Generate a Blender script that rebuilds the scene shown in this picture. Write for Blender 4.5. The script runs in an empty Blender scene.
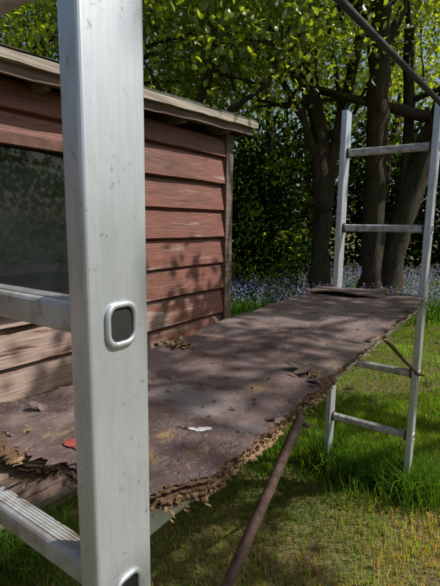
import bpy, math, random
import numpy as np
from mathutils import Vector, Matrix, noise
rng=np.random.default_rng(7); random.seed(7)
S=bpy.context.scene
S.view_settings.view_transform='Standard'; S.view_settings.look='None'; S.view_settings.exposure=0
H=1.47
# ---------------- camera
cd=bpy.data.cameras.new("Camera"); cam=bpy.data.objects.new("Camera",cd); S.collection.objects.link(cam); S.camera=cam
cd.sensor_fit='VERTICAL'; cd.sensor_height=36; cd.sensor_width=27; cd.lens=26.4; cd.clip_start=.02; cd.clip_end=600
cam.matrix_world=Matrix.Translation((0,0,H))@Matrix.Rotation(math.radians(90-9.08),4,'X')@Matrix.Rotation(math.radians(.75),4,'Z')
# ---------------- light
sd=Vector((.80,-.06,.95)).normalized()
elev=math.asin(sd.z); az=math.atan2(sd.x,sd.y)
W=bpy.data.worlds.new("World"); S.world=W; W.use_nodes=True
nt=W.node_tree; sk=nt.nodes.new('ShaderNodeTexSky'); sk.sky_type='NISHITA'; sk.sun_disc=False
sk.sun_elevation=elev; sk.sun_rotation=az; sk.dust_density=3.0
bg=nt.nodes['Background']; bg.inputs[1].default_value=.105; nt.links.new(sk.outputs[0],bg.inputs[0])
sl=bpy.data.lights.new("sun",'SUN'); sl.energy=5.0; sl.angle=math.radians(.5); sl.color=(1,.965,.9)
so=bpy.data.objects.new("sun",sl); S.collection.objects.link(so); so.rotation_euler=sd.to_track_quat('Z','Y').to_euler()

# ---------------- helpers
def link(o,parent=None):
    S.collection.objects.link(o)
    if parent: o.parent=parent
    return o
def empty(name): 
    o=bpy.data.objects.new(name,None); o.empty_display_size=.1; return link(o)
def mesh(name,v,f,mat=None,parent=None,smooth=False):
    m=bpy.data.meshes.new(name); m.from_pydata([tuple(map(float,p)) for p in v],[],f); m.update()
    o=bpy.data.objects.new(name,m); link(o,parent)
    if mat:
        for mm in (mat if isinstance(mat,list) else [mat]): m.materials.append(mm)
    if smooth: m.polygons.foreach_set('use_smooth',[True]*len(m.polygons))
    return o
def npmesh(name,V,F,mat,col=None,parent=None,smooth=False):
    m=bpy.data.meshes.new(name); n=len(V); M,k=F.shape
    m.vertices.add(n); m.vertices.foreach_set('co',V.astype(np.float32).ravel())
    m.loops.add(M*k); m.loops.foreach_set('vertex_index',F.astype(np.int32).ravel())
    m.polygons.add(M); m.polygons.foreach_set('loop_start',np.arange(0,M*k,k,dtype=np.int32))
    m.polygons.foreach_set('loop_total',np.full(M,k,dtype=np.int32))
    m.update(calc_edges=True); m.validate()
    if col is not None:
        a=m.color_attributes.new('tint','FLOAT_COLOR','POINT'); c=np.ones((n,4),np.float32); c[:,:3]=col; a.data.foreach_set('color',c.ravel())
    m.materials.append(mat)
    if smooth: m.polygons.foreach_set('use_smooth',[True]*M)
    return link(bpy.data.objects.new(name,m),parent)
class N:
    def __init__(s,name):
        s.m=bpy.data.materials.new(name); s.m.use_nodes=True; s.t=s.m.node_tree; s.b=s.t.nodes['Principled BSDF']; s.out=s.t.nodes['Material Output']
        s.tc=s.t.nodes.new('ShaderNodeTexCoord')
    def n(s,ty,**k):
        x=s.t.nodes.new('ShaderNode'+ty)
        for a,b in k.items(): setattr(x,a,b)
        return x
    def l(s,a,b): s.t.links.new(a,b)
    def mapping(s,scale=(1,1,1),ang=0):
        """coordinates turned by ang about Z, then scaled along the turned axes"""
        mp=s.n('Mapping',vector_type='TEXTURE'); mp.inputs['Scale'].default_value=tuple(1/q for q in scale); mp.inputs['Rotation'].default_value=(0,0,ang); s.l(s.tc.outputs['Object'],mp.inputs[0]); return mp.outputs[0]
    def noise(s,scale,vec=None,detail=5,rough=.6,dist=0):
        x=s.n('TexNoise'); x.inputs['Scale'].default_value=scale; x.inputs['Detail'].default_value=detail; x.inputs['Roughness'].default_value=rough; x.inputs['Distortion'].default_value=dist
        s.l(vec if vec is not None else s.tc.outputs['Object'],x.inputs['Vector']); return x.outputs[0]
    def ramp(s,fac,stops):
        r=s.n('ValToRGB'); e=r.color_ramp.elements
        while len(e)<len(stops): e.new(.5)
        for i,(p,c) in enumerate(stops):
            e[i].position=p; e[i].color=(*c,1) if not isinstance(c,(int,float)) else (c,c,c,1)
        s.l(fac,r.inputs[0]); return r.outputs[0]
    def mix(s,fac,a,b,mode='MIX'):
        x=s.n('MixRGB',blend_type=mode)
        for i,q in enumerate((fac,a,b)):
            if isinstance(q,(int,float)): x.inputs[i].default_value=q if i==0 else (q,q,q,1)
            elif isinstance(q,tuple): x.inputs[i].default_value=(*q,1)
            else: s.l(q,x.inputs[i])
        return x.outputs[0]
    def bump(s,h,st=.5,d=.01):
        b=s.n('Bump'); b.inputs['Strength'].default_value=st; b.inputs['Distance'].default_value=d; s.l(h,b.inputs['Height']); s.l(b.outputs[0],s.b.inputs['Normal'])
    def col(s,c):
        if isinstance(c,tuple): s.b.inputs['Base Color'].default_value=(*c,1)
        else: s.l(c,s.b.inputs['Base Color'])
    def rough(s,r,spec=.5,metal=0):
        if isinstance(r,(int,float)): s.b.inputs['Roughness'].default_value=r
        else: s.l(r,s.b.inputs['Roughness'])
        s.b.inputs['Specular IOR Level'].default_value=spec; s.b.inputs['Metallic'].default_value=metal
AW=math.atan2(.809,.588); AU=math.atan2(.826,.5635)
# ---------------- materials
def mat_alu():
    a=N("aluminium"); v=a.mapping((60,60,1.5)); f=a.noise(6,v,3)
    g=a.noise(5,detail=3); g2=a.noise(90,detail=3); sm=a.noise(16,a.mapping((3,3,.8)),4)
    c=a.ramp(f,[(.3,(.53,.575,.61)),(.7,(.60,.64,.67))])
    c=a.mix(a.ramp(g,[(.5,0.),(.75,.45)]),c,(.43,.44,.44))
    c=a.mix(a.ramp(sm,[(.52,0.),(.72,.45)]),c,(.36,.35,.33))
    c=a.mix(a.ramp(g2,[(.64,0.),(.72,.6)]),c,(.25,.23,.2))
    a.col(c); a.rough(a.ramp(sm,[(.3,.32),(.7,.5)]),.5,.55); a.bump(f,.06,.001); return a.m
def mat_rung():
    a=N("rung_aluminium"); g=a.noise(30); g2=a.noise(8)
    c=a.mix(a.ramp(g,[(.42,0.),(.68,1.)]),(.55,.57,.57),(.26,.22,.17)); c=a.mix(a.ramp(g2,[(.45,0.),(.7,.6)]),c,(.33,.29,.23))
    a.col(c); a.rough(.5,.5,.3); a.bump(g,.2,.002); return a.m
def simple(name,c1,c2,scale=20,r=.8,b=.4,stretch=(1,1,1),ang=0,bd=.004,spec=.3):
    a=N(name); v=a.mapping(stretch,ang); f=a.noise(scale,v,4); a.col(a.ramp(f,[(.3,c1),(.7,c2)])); a.rough(r,spec); a.bump(f,b,bd); return a.m
ALU=mat_alu(); RUNG=mat_rung()
BLACK=simple("dark_rubber_and_shade",(.012,.012,.012),(.03,.03,.03))  # rubber plugs, and near-black painted shade for the hollow rung ends
RUST=simple("rusty_steel",(.05,.03,.024),(.15,.09,.07),60,.7)
POLE=simple("painted_steel",(.022,.028,.036),(.045,.055,.065),40,.5)
PLY1=simple("ply_light",(.12,.07,.035),(.42,.29,.16),90,.95,1.,bd=.006,spec=.1)
PLY2=simple("ply_dark",(.05,.03,.02),(.2,.12,.07),60,.95,1.,bd=.006,spec=.1)
TIMB=simple("old_timber",(.05,.04,.03),(.13,.1,.075),20,.9)
RED=simple("red_paint",(.22,.03,.025),(.40,.10,.08),60,.6)
WHITE=simple("bird_lime",(.35,.35,.33),(.6,.6,.57),60,.8)
def mat_deck():
    a=N("weathered_board")
    f1=a.noise(3.0,detail=6,dist=.8); f2=a.noise(13,detail=6); f3=a.noise(120,detail=2); v=a.mapping((2.5,25,10),AU); f4=a.noise(3,v,4); f5=a.noise(5.5,detail=7,rough=.7)
    c=a.ramp(f2,[(.28,(.074,.046,.043)),(.5,(.130,.088,.081)),(.72,(.20,.145,.133))])
    c=a.mix(a.ramp(f1,[(.52,0.),(.62,.6)]),c,(.24,.19,.178))
    c=a.mix(a.ramp(f1,[(.36,.85),(.44,0.)]),c,(.058,.036,.033))
    c=a.mix(a.ramp(f5,[(.56,0.),(.60,.65)]),c,(.066,.041,.037))
    c=a.mix(a.ramp(f5,[(.37,.6),(.40,0.)]),c,(.25,.18,.11))
    c=a.mix(a.ramp(f4,[(.54,0.),(.68,.5)]),c,(.08,.052,.046))
    c=a.mix(a.ramp(f3,[(.6,0.),(.75,.5)]),c,(.30,.24,.20))
    wn=a.n('TexNoise'); wn.inputs['Scale'].default_value=45; wn.inputs['Detail'].default_value=5; wn.inputs['Roughness'].default_value=.75; a.l(a.tc.outputs['Object'],wn.inputs[0])
    vs=a.n('VectorMath',operation='SCALE'); a.l(wn.outputs[1],vs.inputs[0]); vs.inputs['Scale'].default_value=.09
    va=a.n('VectorMath',operation='ADD'); a.l(a.tc.outputs['Object'],va.inputs[0]); a.l(vs.outputs[0],va.inputs[1])
    for (x,y,r,cc) in [(-.031,.62,.012,(.29,.17,.07)),(-.085,.667,.010,(.30,.19,.08)),(-.105,.60,.014,(.24,.16,.07)),(.09,.874,.022,(.25,.17,.09)),(-.02,.80,.055,(.26,.225,.215)),(-.10,.86,.04,(.23,.20,.19)),(.13,.83,.014,(.22,.15,.09)),(.35,1.25,.05,(.2,.15,.12)),(.05,.70,.02,(.2,.17,.16))]:
        d=a.n('VectorMath',operation='DISTANCE'); a.l(va.outputs[0],d.inputs[0]); d.inputs[1].default_value=(x+.045,y+.045,1.118+.045)
        mr=a.n('MapRange'); a.l(d.outputs['Value'],mr.inputs[0]); mr.inputs[1].default_value=r*.7; mr.inputs[2].default_value=r*1.4+.006; mr.inputs[3].default_value=.7; mr.inputs[4].default_value=0
        c=a.mix(mr.outputs[0],c,cc)
    a.col(c); a.rough(.55,.45); hb=a.mix(.5,f2,f3); hb=a.mix(.3,hb,a.ramp(f5,[(.56,0.),(.60,1.)])); a.bump(hb,.8,.008); return a.m
DECK=mat_deck()
def mat_shed():
    a=N("peeling_red_boards")
    v=a.mapping((1.0,6,9),AW); vg=a.mapping((2,30,60),AW)
    f=a.noise(2.6,v,7,.68,.3); g=a.noise(3,vg,4); big=a.noise(1.8,detail=2)
    paint=a.ramp(g,[(.3,(.115,.043,.031)),(.55,(.20,.078,.056)),(.75,(.31,.14,.105))])
    wood=a.ramp(g,[(.3,(.22,.16,.13)),(.6,(.42,.33,.28)),(.8,(.55,.46,.40))])
    sp=a.n('SeparateXYZ'); a.l(a.tc.outputs['Object'],sp.inputs[0])
    mz=a.n('MapRange'); a.l(sp.outputs[2],mz.inputs[0]); mz.inputs[1].default_value=1.3; mz.inputs[2].default_value=1.0; mz.inputs[3].default_value=0.0; mz.inputs[4].default_value=.22
    mx=a.n('MapRange'); a.l(sp.outputs[1],mx.inputs[0]); mx.inputs[1].default_value=3.0; mx.inputs[2].default_value=2.2; mx.inputs[3].default_value=0.05; mx.inputs[4].default_value=1
    mm=a.n('Math',operation='MULTIPLY'); a.l(mz.outputs[0],mm.inputs[0]); a.l(mx.outputs[0],mm.inputs[1])
    ad=a.n('Math',operation='ADD'); a.l(f,ad.inputs[0]); a.l(mm.outputs[0],ad.inputs[1])
    peel=a.ramp(ad.outputs[0],[(.60,0.),(.66,.75)])
    c=a.mix(peel,paint,wood); c=a.mix(a.ramp(big,[(.42,.0),(.66,.5)]),c,(.09,.045,.035)); c=a.mix(a.ramp(f,[(.34,.85),(.42,0.)]),c,(.05,.026,.021))
    a.col(c); a.rough(.6,.4); h=a.mix(.5,g,peel); a.bump(h,.6,.005); return a.m
SHED=mat_shed()
FASC=simple("weathered_fascia",(.15,.12,.095),(.46,.40,.33),4,.9,.6,(.6,6,20),AW)
FASC2=simple("brown_fascia",(.08,.055,.042),(.22,.16,.125),4,.9,.6,(.6,6,20),AW)
FELT=simple("roof_felt",(.05,.06,.05),(.11,.12,.1),60,.95)
WFR=simple("window_frame_paint",(.07,.036,.028),(.17,.08,.06),20,.7)
def glass():
    a=N("window_glass"); f=a.noise(2.0,detail=3); a.col(a.ramp(f,[(.35,(.006,.008,.008)),(.7,(.02,.024,.024))])); a.rough(.03,.6); a.bump(a.noise(1.5,detail=1),.08,.02); return a.m  # opaque dark base colour stands in for the unlit interior
GLASS=glass()
def mat_leaf(name,tr=.45,gloss=.0):
    a=N(name); at=a.n('Attribute',attribute_name='tint')
    df=a.n('BsdfDiffuse'); a.l(at.outputs[0],df.inputs[0]); t=a.n('BsdfTranslucent')
    mul=a.mix(1.,at.outputs[0],(2.4,2.1,.7),'MULTIPLY'); a.l(mul,t.inputs[0])
    ms=a.n('MixShader'); ms.inputs[0].default_value=tr; a.l(df.outputs[0],ms.inputs[1]); a.l(t.outputs[0],ms.inputs[2]); o=ms.outputs[0]
    if gloss:
        gl=a.n('BsdfGlossy'); gl.inputs['Roughness'].default_value=.38; gl.inputs[0].default_value=(.9,.95,1,1); m2=a.n('MixShader'); m2.inputs[0].default_value=gloss; a.l(o,m2.inputs[1]); a.l(gl.outputs[0],m2.inputs[2]); o=m2.outputs[0]
    a.t.nodes.remove(a.b); a.l(o,a.out.inputs[0]); return a.m
LEAF=mat_leaf("foliage",.5,.07); FARLEAF=mat_leaf("distant_foliage",.4); GRASSM=mat_leaf("grass_blades",.4); PETAL=mat_leaf("bluebell_petals",.3)
def mat_bark():
    a=N("bark"); v=a.mapping((6,6,1.2)); f=a.noise(4,v,6,.7,.5); m=a.noise(2.2,detail=2); c=a.ramp(f,[(.3,(.025,.019,.015)),(.6,(.095,.073,.056)),(.8,(.19,.155,.12))])
    c=a.mix(a.ramp(m,[(.45,0.),(.65,.6)]),c,(.055,.065,.028)); a.col(c); a.rough(.95,.2); a.bump(f,1.,.05); return a.m
BARK=mat_bark()
def mat_ground():
    a=N("soil_and_moss"); f=a.noise(2.2,detail=4); g=a.noise(40,detail=4)
    c=a.ramp(g,[(.3,(.06,.044,.022)),(.55,(.13,.105,.048)),(.75,(.23,.19,.095))]); c=a.mix(a.ramp(f,[(.42,0.),(.6,.7)]),c,(.085,.11,.025))
    a.col(c); a.rough(.95,.15); a.bump(g,.8,.02); return a.m
GROUND=mat_ground()

# ---------------- ground
def gz(x,y): return .03*noise.noise(Vector((x*.6,y*.6,0)))+.012*noise.noise(Vector((x*3,y*3,5)))
v=[];f=[]
xs=np.concatenate([np.linspace(-300,-12,8),np.linspace(-10,14,120),np.linspace(17,300,8)]); ys=np.concatenate([np.linspace(-100,-4,5),np.linspace(-3,20,120),np.linspace(25,400,8)])
for y in ys:
    for x in xs: v.append((x,y,gz(x,y)))
nx=len(xs)
for j in range(len(ys)-1):
    for i in range(nx-1): a=j*nx+i; f.append((a,a+1,a+nx+1,a+nx))
mesh("ground",v,f,GROUND,smooth=True)

# ---------------- grass
def fnoise(X,Y,sc,z=0): return np.array([noise.noise(Vector((x*sc,y*sc,z))) for x,y in zip(X,Y)])
def blades(name,X,Y,Z,hgt,wid,col,lean=.5,parent=None,mat=None,droop=.0):
    n=len(X); th=rng.uniform(0,2*np.pi,n); ph=rng.uniform(0,2*np.pi,n); ln=rng.uniform(.1,1,n)*lean*hgt
    dx=np.cos(th)*wid/2; dy=np.sin(th)*wid/2; V=np.zeros((n,5,3))
    lx=np.cos(ph)*ln; ly=np.sin(ph)*ln
    V[:,0]=np.stack([X-dx,Y-dy,Z-.01],1); V[:,1]=np.stack([X+dx,Y+dy,Z-.01],1)
    V[:,2]=np.stack([X+dx*.8+lx*.35,Y+dy*.8+ly*.35,Z+hgt*.6],1); V[:,3]=np.stack([X-dx*.8+lx*.35,Y-dy*.8+ly*.35,Z+hgt*.6],1)
    V[:,4]=np.stack([X+lx,Y+ly,Z+hgt*(1-droop)],1)
    b=np.arange(n)[:,None]*5; F=np.concatenate([b+np.array([[0,1,2]]),b+np.array([[0,2,3]]),b+np.array([[3,2,4]])])
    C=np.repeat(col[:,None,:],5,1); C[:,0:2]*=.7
    return npmesh(name,V.reshape(-1,3),F,mat or GRASSM,C.reshape(-1,3),parent)
def area(n,x0,x1,y0,y1):
    X=rng.uniform(x0,x1,n); Y=rng.uniform(y0,y1,n); return X,Y
X1,Y1=area(105000,-1.6,2.9,1.2,3.6); X2,Y2=area(70000,-2.5,5.5,3.6,8.0); X3,Y3=area(12000,2.9,5,1.2,3.6)
X=np.concatenate([X1,X2,X3]);Y=np.concatenate([Y1,Y2,Y3])
d=fnoise(X,Y,1.6,3)+.5*fnoise(X,Y,5,9)
near=np.clip((2.65-Y+.35*d*3)/1.0,0,1)
keep=rng.uniform(0,1,len(X))>near*.5+.2*(d<-.2)
X,Y,d,near=X[keep],Y[keep],d[keep],near[keep]; n=len(X)
Z=np.array([gz(a,b) for a,b in zip(X,Y)])
g=np.stack([rng.uniform(.10,.19,n),rng.uniform(.20,.31,n),rng.uniform(.018,.04,n)],1)
dry=np.stack([rng.uniform(.20,.34,n),rng.uniform(.17,.28,n),rng.uniform(.065,.11,n)],1)
pd=np.clip(near*.5+.25*(d>.25)*near+.06,0,1); isd=rng.uniform(0,1,n)<pd
C=np.where(isd[:,None],dry,g)*(1+.8*np.clip(d,-.6,.6))[:,None]
hg=rng.uniform(.025,.06,n)*(1-.35*near)*(1+.8*np.clip(d,-.5,1))
blades("lawn_grass",X,Y,Z,hg,rng.uniform(.0025,.005,n)*(1+.15*Y),C,1.0)
tx=[];ty=[];th_=[]
for (cx,cy,r,k,h) in [(1.04,2.18,.16,900,.28),(.70,2.42,.14,600,.26),(.9,2.35,.3,1300,.18),(1.25,2.3,.3,800,.15),(.45,2.7,.35,700,.12),(-.3,2.5,.5,1500,.2),(.25,3.0,.4,900,.14),(-.9,1.7,.3,900,.2),(-.45,2.35,.2,500,.25)]:
    a=rng.normal(0,r*.5,(k,2)); tx.append(cx+a[:,0]); ty.append(cy+a[:,1]); th_.append(rng.uniform(.4,1,k)*h)
X=np.concatenate(tx);Y=np.concatenate(ty);hg=np.concatenate(th_);n=len(X)
C=np.stack([rng.uniform(.05,.11,n),rng.uniform(.12,.21,n),rng.uniform(.015,.03,n)],1)
blades("long_grass",X,Y,np.array([gz(a,b) for a,b in zip(X,Y)]),hg,rng.uniform(.004,.007,n),C,.9,droop=.1)

# ---------------- scaffold
u=Vector((.5635,.826,0)); r=Vector((-.826,.5635,0)); Zv=Vector((0,0,1))
def P(s,q,z): return u*s+r*q+Zv*z
def rrect(w,h,rad,k=4):
    pts=[]
    for cx,cy,a0 in ((w/2-rad,h/2-rad,0),(-w/2+rad,h/2-rad,90),(-w/2+rad,-h/2+rad,180),(w/2-rad,-h/2+rad,270)):
        for i in range(k+1):
            a=math.radians(a0+90*i/k); pts.append((cx+rad*math.cos(a),cy+rad*math.sin(a)))
    return pts
def prism(name,prof,o,ax,ay,az,L,mat,parent,smooth=False,seg=1):
    v=[];f=[];n=len(prof)
    for k in range(seg+1):
        for a,b in prof: v.append(o+ax*a+ay*b+az*(L*k/seg))
    for k in range(seg):
        for i in range(n): j=(i+1)%n; f.append((k*n+i,k*n+j,(k+1)*n+j,(k+1)*n+i))
    f.append(tuple(reversed(range(n)))); f.append(tuple(range(seg*n,seg*n+n)))
    o_=mesh(name,v,f,mat,parent); return o_
def ring(name,outer,inner,o,ax,ay,az,h,mat,parent):
    n=len(outer); v=[];f=[]
    for pr,z in ((outer,0),(outer,h*.6),([(a*.93,b*.93) for a,b in outer],h),([(a*1.1,b*1.1) for a,b in inner],h),(inner,h*.7),(inner,0)):
        for a,b in pr: v.append(o+ax*a+ay*b+az*z)
    for k in range(5):
        for i in range(n): j=(i+1)%n; f.append((k*n+i,k*n+j,(k+1)*n+j,(k+1)*n+i))
    return mesh(name,v,f,mat,parent,True)
def ladder(s,q0,q1,rungs,top,joints=False):
    E=empty("ladder_frame"); D=.084;T=.031
    for i,q in enumerate((q0,q1)):
        prism(f"stile_{i+1}",rrect(D,T,.0055,4),P(s,q,0),u,r,Zv,top,ALU,E)
        prism(f"stile_plug_{i+1}",rrect(D-.006,T-.006,.004,3),P(s,q,top),u,r,Zv,.008,BLACK,E)
        sg=-1 if i==0 else 1
        for k,z in enumerate(rungs):
            o=P(s,q+sg*(T/2+.0003),z)
            ring(f"rung_end_{i}_{k}",rrect(.043,.048,.014,4),rrect(.032,.036,.010,4),o,u,Zv,r*sg,.004,ALU,E)
            prism(f"rung_hole_shade_{i}_{k}",rrect(.0322,.0362,.010,4),o,u,Zv,r*sg,.0008,BLACK,E)  # thin black plate stands in for the shade inside the hollow rung
    for k,z in enumerate(rungs):
        prism(f"rung_{k}",rrect(.034,.038,.010,4),P(s,q0+T/2,z),u,Zv,r,(q1-q0)-T,RUNG,E)
        for m in range(5):
            prism(f"tread_{k}_{m}",rrect(.0016,.0016,.0006,1),P(s-.009+m*.0045,q0+T/2,z+.0193),u,Zv,r,(q1-q0)-T,RUNG,E)
        if joints:
            for q,sg in ((q0,1),(q1,-1)):
                prism(f"joint_{k}_{sg}",rrect(.046,.052,.016,4),P(s,q+sg*T/2,z),u,Zv,r*sg,.012,RUST,E)
    return E
ladder(.306,.350,.80,[.08,.40,.72,1.045,1.365,1.735,2.08],2.35)
ladder(2.388,.368,.818,[.35,.70,1.08,1.46,1.86],2.075,True)
def tube_data(pts,rad,k=8,vv=None,ff=None,jit=0):
    vv=[] if vv is None else vv; ff=[] if ff is None else ff
    base=len(vv); n=len(pts); ref=Vector((.3,.9,.2)).normalized()
    for i,p in enumerate(pts):
        t=(pts[min(i+1,n-1)]-pts[max(i-1,0)]).normalized(); a=t.cross(ref)
        if a.length<1e-3: a=t.cross(Vector((1,0,0)))
        a.normalize(); b=t.cross(a)
        for j in range(k):
            an=2*math.pi*j/k; rr=rad[i]*(1+jit*noise.noise(p*2.5+Vector((math.cos(an)*1.5,math.sin(an)*1.5,0))))
            vv.append(p+(a*math.cos(an)+b*math.sin(an))*rr)
    for i in range(n-1):
        for j in range(k):
            m=(j+1)%k; ff.append((base+i*k+j,base+i*k+m,base+(i+1)*k+m,base+(i+1)*k+j))
    ff.append(tuple(base+j for j in reversed(range(k)))); ff.append(tuple(base+(n-1)*k+j for j in range(k)))
    return vv,ff
def pole(name,a,b,rad,mat,bend=0,jit=0,taper=1):
    a=Vector(a);b=Vector(b); pts=[];rr=[]
    for i in range(25):
        t=i/24; p=a.lerp(b,t)+Vector((noise.noise(Vector((t*3,1,0))),noise.noise(Vector((t*3,5,0))),0))*bend; pts.append(p); rr.append(rad*(1+(taper-1)*t))
    v,f=tube_data(pts,rr,12,jit=jit); return v,f
E=empty("handrail_pole"); v,f=pole("rail",(-.60,.27,2.18),(1.09,2.17,2.012),.0115,POLE); mesh("rail_tube",v,f,POLE,E,True)
v,f=tube_data([Vector((1.045,2.12,2.017)),Vector((1.07,2.148,2.0145))],[.018,.018],12); mesh("rail_clamp",v,f,RUST,E)
E=empty("diagonal_brace"); v,f=pole("b",(.163,.80,1.098),(-.60,-.14,.02),.0095,RUST,.008,.2,1.15); mesh("brace_tube",v,f,RUST,E,True)
v,f=tube_data([Vector((.176,.785,1.085)),Vector((.15,.83,1.075))],[.005,.005],8); mesh("brace_bolt",v,f,RUST,E,True)
E=empty("diagonal_brace"); v,f=pole("b",(.56,1.42,1.095),(1.015,2.10,.725),.0075,RUST,.002,.1); mesh("brace_tube",v,f,RUST,E,True)
v,f=tube_data([Vector((1.005,2.12,.725)),Vector((1.04,2.09,.725))],[.005,.005],8); mesh("brace_bolt",v,f,RUST,E,True)

# ---------------- platform
PL=empty("scaffold_platform")
def warp(s,q): return .012*noise.noise(Vector((s*2.1,q*3.2,1)))+.0055*noise.noise(Vector((s*7,q*8,4)))-.006*math.sin(max(0,min(1,(s-.36)/2))*math.pi)
def jag(x,seed,amp,hf=1):
    return amp*(.65*noise.noise(Vector((x*6,seed,0)))+.45*noise.noise(Vector((x*23,seed,3)))+hf*.32*noise.noise(Vector((x*80,seed,7)))+hf*.22*noise.noise(Vector((x*230,seed,9))))
def board(name,s0,s1,q0,q1,ztop,th,layers,seed,amp=.02,ns=300,nq=44,curl=.012,eamp=.03,out=.012,topmat=None):
    for k in range(layers):
        v=[];f=[]
        sk=seed+(0 if k==0 else k*1.7); ins=[ .0 if k==0 else -random.uniform(0,out) for _ in range(4)]
        am=amp*(1 if k==0 else .8)
        def pos(i,j):
            a=i/ns; b=j/nq; b=.5-.5*math.cos(math.pi*b)*.35-.65*(.5-b)
            sm=s0+(s1-s0)*a
            L=q0(sm)+jag(sm,seed,am*.7)+(jag(sm,sk,am*.7,1.6) if k else jag(sm,seed+9,am*.4))+ins[0]; R=q1(sm)+jag(sm,sk+50,am)-ins[1]
            q=L+(R-L)*b
            ee=eamp if k==0 else eamp*.8
            e0=jag(q,seed+20,ee)+(jag(q,sk+20,ee*.5) if k else 0)+ins[2]; e1=jag(q,sk+30,ee)-ins[3]
            s=sm+e0*(1-a)**4+e1*a**4
            dq=min(q-L,R-q); dd=min(dq,(s1-s0)*min(a,1-a))
            z=warp(s,q)+curl*noise.noise(Vector((s*4,q*4,seed)))*math.exp(-dd/.035)
            z-=k*.0018*(.5+.5*noise.noise(Vector((s*11,q*11,k))))*math.exp(-dd/.03)
            if k: z-=.003*abs(noise.noise(Vector((s*60,q*60,k))))*math.exp(-dd/.012)
            return s,q,z
        for lev in (0,1):
            for i in range(ns+1):
                for j in range(nq+1):
                    s,q,z=pos(i,j); v.append(P(s,q,ztop-k*th+z-lev*(th-.0003)))
        o=(ns+1)*(nq+1); w=nq+1
        for i in range(ns):
            for j in range(nq):
                a=i*w+j; f.append((a,a+w,a+w+1,a+1)); f.append((o+a,o+a+1,o+a+w+1,o+a+w))
        nt_=len(f)
        for i in range(ns):
            a=i*w; f.append((a,o+a,o+a+w,a+w)); a=i*w+nq; f.append((a,a+w,o+a+w,o+a))
        for j in range(nq):
            a=j; f.append((a,a+1,o+a+1,o+a)); a=ns*w+j; f.append((a,o+a,o+a+1,a+1))
        em=PLY2 if k%3==1 else PLY1
        ob=mesh(f"{name}_ply_{k}",v,f,[DECK if k==0 else em,em],PL)
        mi=[0]*nt_+[1]*(len(f)-nt_); ob.data.polygons.foreach_set('material_index',mi)
lin=lambda pts:(lambda s:float(np.interp(s,[p[0] for p in pts],[p[1] for p in pts])))
board("top_board",.352,2.36,lin([(.35,.365),(.45,.318),(.90,.330),(.93,.352),(.955,.352),(.97,.335),(2.4,.345)]),lin([(.3,.625),(.90,.675),(.945,.69),(.965,.835),(1.3,.88),(2.4,.90)]),1.1195,.0014,2,1.0,amp=.024,eamp=.05,curl=.007,out=.003,ns=620)
board("far_underboard",.985,2.33,lin([(.9,.35),(2.4,.36)]),lin([(.9,.83),(2.4,.87)]),1.1155,.0032,5,61.0,amp=.026,ns=460,nq=16,curl=.004,out=.008)
board("near_underboard",.365,.98,lin([(.36,.37),(.45,.326),(1.,.338)]),lin([(.3,.62),(.55,.66),(1,.68)]),1.1155,.0034,6,21.0,amp=.026,ns=320,nq=24,curl=.005,eamp=.045,out=.009)
board("side_board",.34,.955,lin([(.3,.60),(1,.655)]),lin([(.3,.80),(.6,.77),(.86,.83),(1,.84)]),1.123,.003,4,31.0,amp=.03,ns=220,nq=34,curl=.020,eamp=.07)
board("lower_board",.35,.95,lin([(.3,.58),(1,.58)]),lin([(.3,.79),(1,.8)]),1.084,.004,4,41.0,amp=.04,ns=160,nq=20,curl=.012,eamp=.06)
board("felt_scrap",2.16,2.40,lin([(2,.50),(2.5,.56)]),lin([(2,.90),(2.5,.92)]),1.138,.003,2,71.0,amp=.03,ns=70,nq=24,curl=.028)
def chips(name,spots,mat,seed,th=.0018,taper=.5):
    rn=np.random.default_rng(seed); v=[];f=[]
    for (s,q,z,L,Wd,ang,tilt) in spots:
        dr=u*math.cos(ang)+r*math.sin(ang); sd_=Zv.cross(dr); o=P(s,q,z+warp(s,q)); b=len(v); K=4
        for i in range(K+1):
            t=i/K; w=Wd*(1-taper*abs(2*t-1)**1.5)*(1+.35*rn.uniform(-1,1)); c=o+dr*(L*t)+Zv*(math.sin(tilt*t)*L*.8+rn.uniform(-.001,.001))
            for sx,zz in ((-1,0),(1,0),(1,-th),(-1,-th)): v.append(c+sd_*(w/2*sx)+Zv*(zz+rn.uniform(-.0006,.0006)))
        for i in range(K):
            for j in range(4): jj=(j+1)%4; a=b+4*i; f.append((a+j,a+jj,a+4+jj,a+4+j))
        f.append((b,b+3,b+2,b+1)); e=b+4*K; f.append((e,e+1,e+2,e+3))
    mesh(name,v,f,mat,PL)
R_=random.uniform
sp=[(R_(.37,2.3),R_(.320,.342),1.108+R_(-.012,.004),R_(.003,.009),R_(.002,.006),R_(-2.6,-.5),R_(-1.0,.3)) for _ in range(420)]
sp+=[(R_(.35,.38),R_(.36,.62),1.10+R_(-.01,.004),R_(.004,.010),R_(.002,.007),R_(2.4,3.9),R_(-1.0,.3)) for _ in range(80)]
sp+=[(R_(.36,.9),R_(.318,.335),1.104+R_(-.012,.004),R_(.010,.018),R_(.002,.005),R_(-2.6,-.5),R_(-1.2,.2)) for _ in range(20)]
chips("edge_splinters",sp,PLY1,1,.0014,.8)
sp=[(.95+R_(-.05,.04),.82+R_(-.05,.03),1.122+R_(0,.008),R_(.015,.035),R_(.010,.022),R_(0,6.3),R_(0,1.2)) for _ in range(20)]
sp+=[(.93+R_(-.04,.04),.365+R_(-.025,.03),1.119+R_(0,.004),R_(.012,.03),R_(.006,.016),R_(0,6.3),R_(0,1.0)) for _ in range(15)]
sp+=[(.36+R_(-.02,.03),.72+R_(-.08,.06),1.115+R_(-.01,.006),R_(.015,.03),R_(.008,.016),R_(0,6.3),R_(0,1.0)) for _ in range(10)]
chips("ply_flakes",sp,PLY1,2,.0018,.5)
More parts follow.
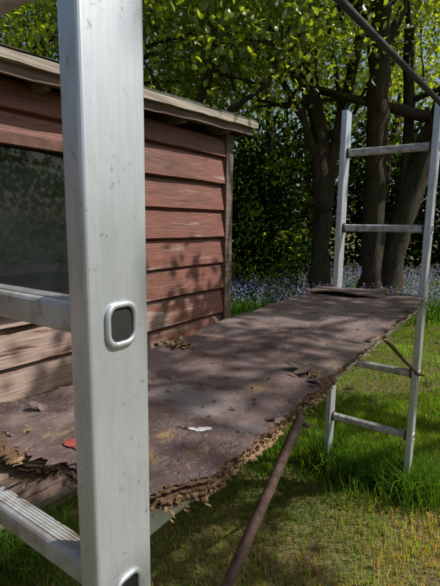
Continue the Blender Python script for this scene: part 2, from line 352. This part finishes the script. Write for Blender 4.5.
sp=[(.45,.70,1.123,.03,.022,2.2,.7),(.56,.73,1.123,.03,.02,1.0,.6),(.91,.41,1.120,.05,.035,-.9,.6),(.90,.37,1.120,.05,.035,-1.6,.5),(.97,.39,1.120,.06,.03,2.4,.5),(1.35,.37,1.120,.04,.025,-1.2,.6),(1.25,.86,1.119,.035,.02,1.2,.9),(.66,.35,1.119,.03,.018,-1.3,.6),(1.9,.37,1.120,.05,.03,-1.,.5),(.72,.62,1.120,.03,.02,.4,.4)]
chips("lifting_flakes",sp,DECK,6,.002,.45)
sp=[(R_(.38,2.3),R_(.35,.85),1.120+R_(0,.002),R_(.004,.012),R_(.003,.008),R_(0,6.3),R_(0,.8)) for _ in range(130)]
chips("dead_leaf_bits",sp,PLY2,3,.0006,.8)
def blob(name,s,q,z,a,b,ang,mat,h=.002,seed=0):
    v=[P(s,q,z+h)];f=[];K=28
    for i in range(K):
        t=2*math.pi*i/K; rr=1+.5*noise.noise(Vector((math.cos(t)*2,math.sin(t)*2,seed)))
        x=a*rr*math.cos(t);y=b*rr*math.sin(t); ss=s+x*math.cos(ang)-y*math.sin(ang); qq=q+x*math.sin(ang)+y*math.cos(ang); v.append(P(ss,qq,z+warp(ss,qq)))
    v[0]=P(s,q,z+h+warp(s,q))
    for i in range(K): f.append((0,1+i,1+(i+1)%K))
    mesh(name,v,f,mat,PL,True)
blob("bird_dropping",.555,.41,1.1212,.007,.015,.9,WHITE,.003,2)
blob("bird_dropping_2",.545,.425,1.1212,.005,.008,.2,WHITE,.002,8)
blob("red_paint_patch",.400,.53,1.1212,.016,.036,.1,RED,.003,5)
prism("bearer_tube",rrect(.03,.045,.006,3),P(.37,.392,1.062),r,Zv,u,1.98,ALU,PL)
prism("bearer_timber",rrect(.045,.03,.004,2),P(.34,.735,1.046),r,Zv,u,2.0,TIMB,PL)
prism("cross_batten",rrect(.04,.02,.004,2),P(.50,.40,1.024),u,Zv,r,.40,TIMB,PL)

# ---------------- shed
w=Vector((.588,.809,0)).normalized(); nn=Vector((w.y,-w.x,0)); C0=Vector((.02,3.2,0)); SH=empty("garden_shed")
def Q(t,o,z): return C0-w*t+nn*o+Zv*z
LEN=4.0; DEP=2.0
def boards_on(prefix,Pf,Lx,cut=None,ztop=2.06):
    z0=.078-.186; k=0; h=.186
    while z0+k*h<ztop:
        a=z0+k*h; b=min(a+h,ztop); a=max(a,.02)
        segs=[(0,Lx,a,b)]
        if cut:
            t0,t1,c0,c1=cut
            if b>c0 and a<c1:
                segs=[(0,t0,a,b),(t1,Lx,a,b)]
                if a<c0: segs.append((t0,t1,a,c0))
                if b>c1: segs.append((t0,t1,c1,b))
        tl=R_(-.004,.004); 
        for si,(x0,x1,za,zb) in enumerate(segs):
            def off(z): 
                fr=(z-(z0+k*h))/h
                return .036-.026*fr+tl
            K=max(2,int((x1-x0)/.06)); v=[];f=[]
            for i in range(K+1):
                t=x0+(x1-x0)*i/K; wv=.005*noise.noise(Vector((t*2.2,k*3.1,0)))+.002*noise.noise(Vector((t*9,k*3.1,0)))
                zz=.005*noise.noise(Vector((t*1.5,k*7.7,2)))+.003*noise.noise(Vector((t*11,k*7.7,2)))
                zs=[(za,-.01),(za+zz,off(za)+wv-.003),(za+.004+zz,off(za)+wv),(zb-.016,off(zb-.016)+wv*.5),(zb-.010,off(zb)-.012),(zb,off(zb)-.012),(zb,-.01)]
                for z,o in zs: v.append(Pf(t,o,z))
            m=7
            for i in range(K):
                for j in range(m): jj=(j+1)%m; f.append((i*m+j,i*m+jj,(i+1)*m+jj,(i+1)*m+j))
            f.append(tuple(range(m))); f.append(tuple(reversed(range(K*m,K*m+m))))
            mesh(f"{prefix}_{k}_{si}",v,f,SHED,SH)
        k+=1
cut=(1.22,2.75,1.10,1.82)
boards_on("side_board",Q,LEN,cut)
boards_on("end_board",lambda t,o,z: C0+w*o-nn*t+Zv*z,DEP)
sq=lambda a,b:[(-a/2,-b/2),(a/2,-b/2),(a/2,b/2),(-a/2,b/2)]
def box(name,t0,t1,o0,o1,z0,z1,mat,bev=.003,slope=0.):
    c=Q(t1,(o0+o1)/2,(z0+z1)/2); d=(w+Zv*slope)
    return prism(name,rrect(o1-o0,z1-z0,bev,2),c,nn,Zv,d,(t1-t0),mat,SH)
box("corner_post",-.045,.035,-.03,.045,.0,2.1,FASC2)
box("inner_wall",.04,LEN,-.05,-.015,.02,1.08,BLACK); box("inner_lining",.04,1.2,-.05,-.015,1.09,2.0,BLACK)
box("back_wall",0,LEN,-DEP-.02,-DEP,0.02,2.0,SHED); 
prism("left_end_wall",sq(DEP,2.0),Q(LEN,-DEP/2,1.02),nn,Zv,-w,.02,SHED,SH)
box("window_head",1.20,2.77,-.02,.050,1.79,1.84,WFR); box("window_sill",1.18,2.79,-.02,.075,1.08,1.115,WFR)
box("window_jamb_1",1.20,1.25,-.02,.047,1.116,1.789,WFR); box("window_jamb_2",2.72,2.77,-.02,.047,1.116,1.789,WFR)
box("window_mullion",2.10,2.14,-.02,.03,1.116,1.789,WFR)
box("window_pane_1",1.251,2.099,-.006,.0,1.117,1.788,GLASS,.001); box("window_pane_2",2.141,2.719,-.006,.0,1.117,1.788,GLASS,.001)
sl_=.045
def roofz(t): return 2.085+(1.5-t)*sl_*.9
def rbox(name,t0,t1,o0,o1,z0,z1,mat,amp=.003):
    K=60; v=[];f=[]
    for i in range(K+1):
        t=t0+(t1-t0)*i/K; b=roofz(t)+.004*noise.noise(Vector((t*2,1,1))); j=amp*noise.noise(Vector((t*7,z0*9,o0)))
        for o,z in ((o0,z0),(o1+j,z0+j),(o1+j,z1-j),(o0,z1)): v.append(Q(t,o,b+z))
    for i in range(K):
        for k in range(4): kk=(k+1)%4; f.append((i*4+k,i*4+kk,i*4+4+kk,i*4+4+k))
    f.append((0,1,2,3)); f.append((K*4+3,K*4+2,K*4+1,K*4)); return mesh(name,v,f,mat,SH)
rbox("eave_fascia",-.15,LEN+.1,.12,.145,-.045,.035,FASC2,.006)
rbox("eave_batten",-.17,LEN+.12,.148,.172,-.0,.04,FASC,.006)
rbox("roof_deck",-.15,LEN+.1,-DEP-.15,.116,.0,.03,FASC2)
rbox("roof_felt",-.165,LEN+.11,-DEP-.16,.168,.044,.054,FELT,.012)
rbox("end_fascia",-.17,-.1505,-DEP-.15,.116,-.045,.034,FASC2)
for i in range(9): rbox(f"rafter_{i}",.1+i*.45,.14+i*.45,-DEP,.115,-.06,-.004,FASC2)

# ---------------- vegetation
def leafmesh(name,Cn,size,col,parent=None,droop=.3,mat=None):
    n=len(Cn); sz=size*rng.uniform(.6,1.3,n)
    a=rng.normal(0,1,(n,3)); a[:,2]-=droop; a/=np.linalg.norm(a,axis=1)[:,None]
    b=rng.normal(0,1,(n,3)); b[:,2]*=.5; b-=a*np.sum(a*b,1)[:,None]; b/=np.linalg.norm(b,axis=1)[:,None]; c=np.cross(a,b)
    s=sz[:,None]
    if mat is FARLEAF:
        V=np.stack([Cn,Cn+a*s*.5+b*s*.36+c*s*.08,Cn+a*s,Cn+a*s*.5-b*s*.36+c*s*.08],1); bi=np.arange(n)[:,None]*4
        return npmesh(name,V.reshape(-1,3),bi+np.array([[0,1,2,3]]),mat,np.repeat(col,4,0),parent)
    V=np.zeros((n,6,3))
    V[:,0]=Cn; V[:,1]=Cn+a*s*.45+b*s*.33+c*s*.10; V[:,2]=Cn+a*s*.8+b*s*.2+c*s*.08; V[:,3]=Cn+a*s; V[:,4]=Cn+a*s*.8-b*s*.2+c*s*.08; V[:,5]=Cn+a*s*.45-b*s*.33+c*s*.10
    bi=np.arange(n)[:,None]*6; F=np.concatenate([bi+np.array([[0,1,2,3]]),bi+np.array([[0,3,4,5]])])
    return npmesh(name,V.reshape(-1,3),F,mat or LEAF,np.repeat(col,6,0),parent)
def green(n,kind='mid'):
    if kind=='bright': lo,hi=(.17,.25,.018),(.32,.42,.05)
    elif kind=='shaded': lo,hi=(.008,.018,.006),(.026,.048,.012)  # near-black greens: woodland shade put into the leaf colour
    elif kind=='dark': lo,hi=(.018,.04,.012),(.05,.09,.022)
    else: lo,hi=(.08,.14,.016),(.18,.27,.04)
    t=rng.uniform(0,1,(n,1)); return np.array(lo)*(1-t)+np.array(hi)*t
def grow(start,dirn,L,rad,depth,V,F,tips,spread=.7,up=.1,k=8):
    pts=[start.copy()]; rr=[rad]; p=start.copy(); d=dirn.normalized(); K=9 if depth>2 else 5
    for i in range(K):
        d=(d+Vector((R_(-1,1),R_(-1,1),R_(-1,1)))*.13+Zv*up*.12).normalized(); p=p+d*(L/K); pts.append(p.copy()); rr.append(rad*(1-.55*(i+1)/K))
    tube_data(pts,rr,k,V,F,jit=.35 if depth>2 else 0)
    if depth<=1: tips.append(pts[-1]); tips.append(pts[len(pts)//2])
    if depth==0: return
    for i in range(3):
        t=R_(.45,1) if i else 1; q=pts[min(K,int(t*K))]; rd=rr[min(K,int(t*K))]
        nd=(d+Vector((R_(-1,1),R_(-1,1),R_(-.5,.7)))*spread).normalized()
        grow(q,nd,L*R_(.6,.8),rd*R_(.6,.8),depth-1,V,F,tips,spread,up*.5,max(4,k-1))
def tree(stems,depth,nl,lsize,kind,spread=.8,rad=.45,nb=4):
    E=empty("tree"); V=[];F=[];tips=[]
    for path,r0,r1,brL in stems:
        pts=[Vector(p) for p in path]
        fine=[];n=len(pts)
        for i in range(n-1):
            for j in range(6): fine.append(pts[i].lerp(pts[i+1],j/6)+Vector((R_(-1,1),R_(-1,1),0))*.02)
        fine.append(pts[-1]); m=len(fine); rr=[(r0+(r1-r0)*i/(m-1))*(1.35-.35*min(1,i/3)) for i in range(m)]
        tube_data(fine,rr,14,V,F,jit=.45)
        for i in range(nb):
            q=fine[-1] if i<2 else fine[int(m*R_(.55,.95))]
            grow(q,Vector((R_(-1,1),R_(-1,1),R_(.1,1.0))),brL*R_(.8,1.1),r1*.65,depth,V,F,tips,spread)
    mesh("trunk_and_branches",V,F,BARK,E,True)
    T=np.array([list(t) for t in tips]); cnt=nl//len(T)+1
    Cn=np.repeat(T,cnt,0)+rng.normal(0,rad,(len(T)*cnt,3))*np.array([1,1,.6])
    tone=np.repeat(rng.uniform(.65,1.25,len(T)),cnt)[:,None]
    leafmesh("leaves",Cn,lsize,green(len(Cn),kind)*tone,E); return T
tree([([(1.85,7.9,0),(1.84,7.9,1.6),(1.72,7.9,3.0),(1.3,7.8,4.6)],.18,.12,1.8),([(1.84,7.9,1.7),(2.05,7.9,3.2),(2.3,7.7,4.8)],.12,.08,1.6),([(1.74,7.9,2.4),(1.35,7.7,3.3),(.7,7.4,4.2)],.07,.05,1.3)],3,12000,.09,'bright',rad=.33)
tree([([(2.70,7.6,0),(2.66,7.6,2),(2.55,7.5,3.6),(2.45,7.4,5.6)],.19,.15,2.0)],3,9000,.09,'mid',rad=.33)
tree([([(2.95,7.7,0),(3.15,7.65,1.5),(3.55,7.6,3.0),(4.0,7.5,4.6)],.23,.16,2.0),([(3.15,7.65,1.4),(3.25,7.8,3),(3.1,7.8,4.8)],.11,.08,1.6)],3,10000,.09,'bright',rad=.33)
tree([([(-.9,6.6,0),(-.8,6.6,1.6),(-.5,6.4,2.8),(-.1,6.2,3.7)],.08,.05,1.4),([(-.75,6.6,1.8),(-.2,6.3,2.8),(.6,6.0,3.3)],.05,.035,1.1)],3,12000,.085,'bright',spread=.9,rad=.26)
tree([([(-2.3,8,0),(-2.4,8,2),(-2.5,8,4)],.16,.12,2.0)],3,11000,.10,'mid')
tree([([(-5,8.5,0),(-5,8.5,2.5),(-5,8.5,5)],.2,.14,2.4)],3,12000,.11,'dark')
# tree standing to the right, whose boughs reach over and dapple the shed and platform
tree([([(4.9,2.7,3.6),(3.6,2.9,4.3),(2.6,3.1,4.3),(1.9,3.1,4.0)],.07,.03,.8),([(4.9,2.7,3.6),(4.1,2.0,4.1),(3.5,1.6,4.3)],.06,.03,.7),([(7.0,3.0,0),(6.9,3.0,2),(6.3,3.0,3),(4.9,2.7,3.6)],.2,.08,.8)],2,3300,.10,'bright',rad=.13,nb=4)
E=empty("woodland_edge")
def mass(name,n,x0,x1,y0,y1,z0,z1,size,kind,cl=260,cr=.8,par=None):
    c=np.stack([rng.uniform(x0,x1,cl),rng.uniform(y0,y1,cl),rng.uniform(z0,z1,cl)],1); k=n//cl
    Cn=np.repeat(c,k,0)+rng.normal(0,cr,(cl*k,3))*np.array([1,.8,.6]); tone=np.repeat(rng.uniform(.4,1.4,cl),k)[:,None]
    ok=Cn[:,2]>0; leafmesh(name,Cn[ok],size,(green(len(Cn),kind)*tone)[ok],par or E,mat=FARLEAF)
mass("far_leaves",24000,-11,12,13.5,17.5,3.5,11,.21,'mid',260,.7)
mass("shaded_leaves",44000,-9,11,11.5,13.5,.2,4.4,.16,'shaded',380,.7)  # deep shade between the trees painted as very dark leaves
mass("sunlit_sprays",5000,-8,10,11,13,1.0,5.0,.13,'mid',110,.35)  # lighter leaf colour stands in for sun catching these sprays
E2=empty("ivy_bush"); mass("ivy_leaves",1100,.2,1.4,7.6,8.6,.2,2.8,.085,'mid',42,.18,E2)
mass("understorey_leaves",9000,.2,1.6,8.8,10,.2,3.0,.10,'shaded',80,.4,E2)  # understorey shade is in the leaf colour
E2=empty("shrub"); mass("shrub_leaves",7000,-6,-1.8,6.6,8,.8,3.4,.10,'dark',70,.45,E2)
E3=empty("unseen_hedge"); mass("hedge_leaves",12000,9.5,11,-7,7,.1,3.4,.18,'mid',180,.5,E3)  # out-of-view hedge added for the window panes to reflect
V=[];F=[]
for i in range(22):
    x=R_(-10,11);y=R_(10.6,13); rr_=R_(.6,1.1); tube_data([Vector((x,y,0)),Vector((x+R_(-.3,.3),y,3)),Vector((x+R_(-.8,.8),y,7)),Vector((x+R_(-1,1),y,10))],[.16*rr_,.13*rr_,.1*rr_,.05],8,V,F)
mesh("far_trunks",V,F,BARK,E,True)
# bluebells
E=empty("bluebell_bed"); k=3400
bx=rng.uniform(-.6,9,k); by=rng.uniform(6.4,11.5,k)
X=np.repeat(bx,6)+rng.normal(0,.06,k*6); Y=np.repeat(by,6)+rng.normal(0,.06,k*6); n=len(X)
C=np.stack([rng.uniform(.04,.09,n),rng.uniform(.11,.19,n),rng.uniform(.018,.035,n)],1)
blades("leaves",X,Y,np.zeros(n),rng.uniform(.15,.36,n),rng.uniform(.012,.022,n),C,.8,E,droop=.15)
m=6; n=k*m; fl=np.zeros((n,3)); hz=np.tile(np.linspace(.26,.48,m),k)
fl[:,0]=np.repeat(bx,m)+rng.normal(0,.035,n); fl[:,1]=np.repeat(by,m)+rng.normal(0,.035,n); fl[:,2]=hz+np.repeat(rng.uniform(-.08,.06,k),m)
C=np.stack([rng.uniform(.18,.28,n),rng.uniform(.20,.29,n),rng.uniform(.42,.6,n)],1)
leafmesh("flowers",fl,.040,C,E,droop=1.5,mat=PETAL)
print("done")
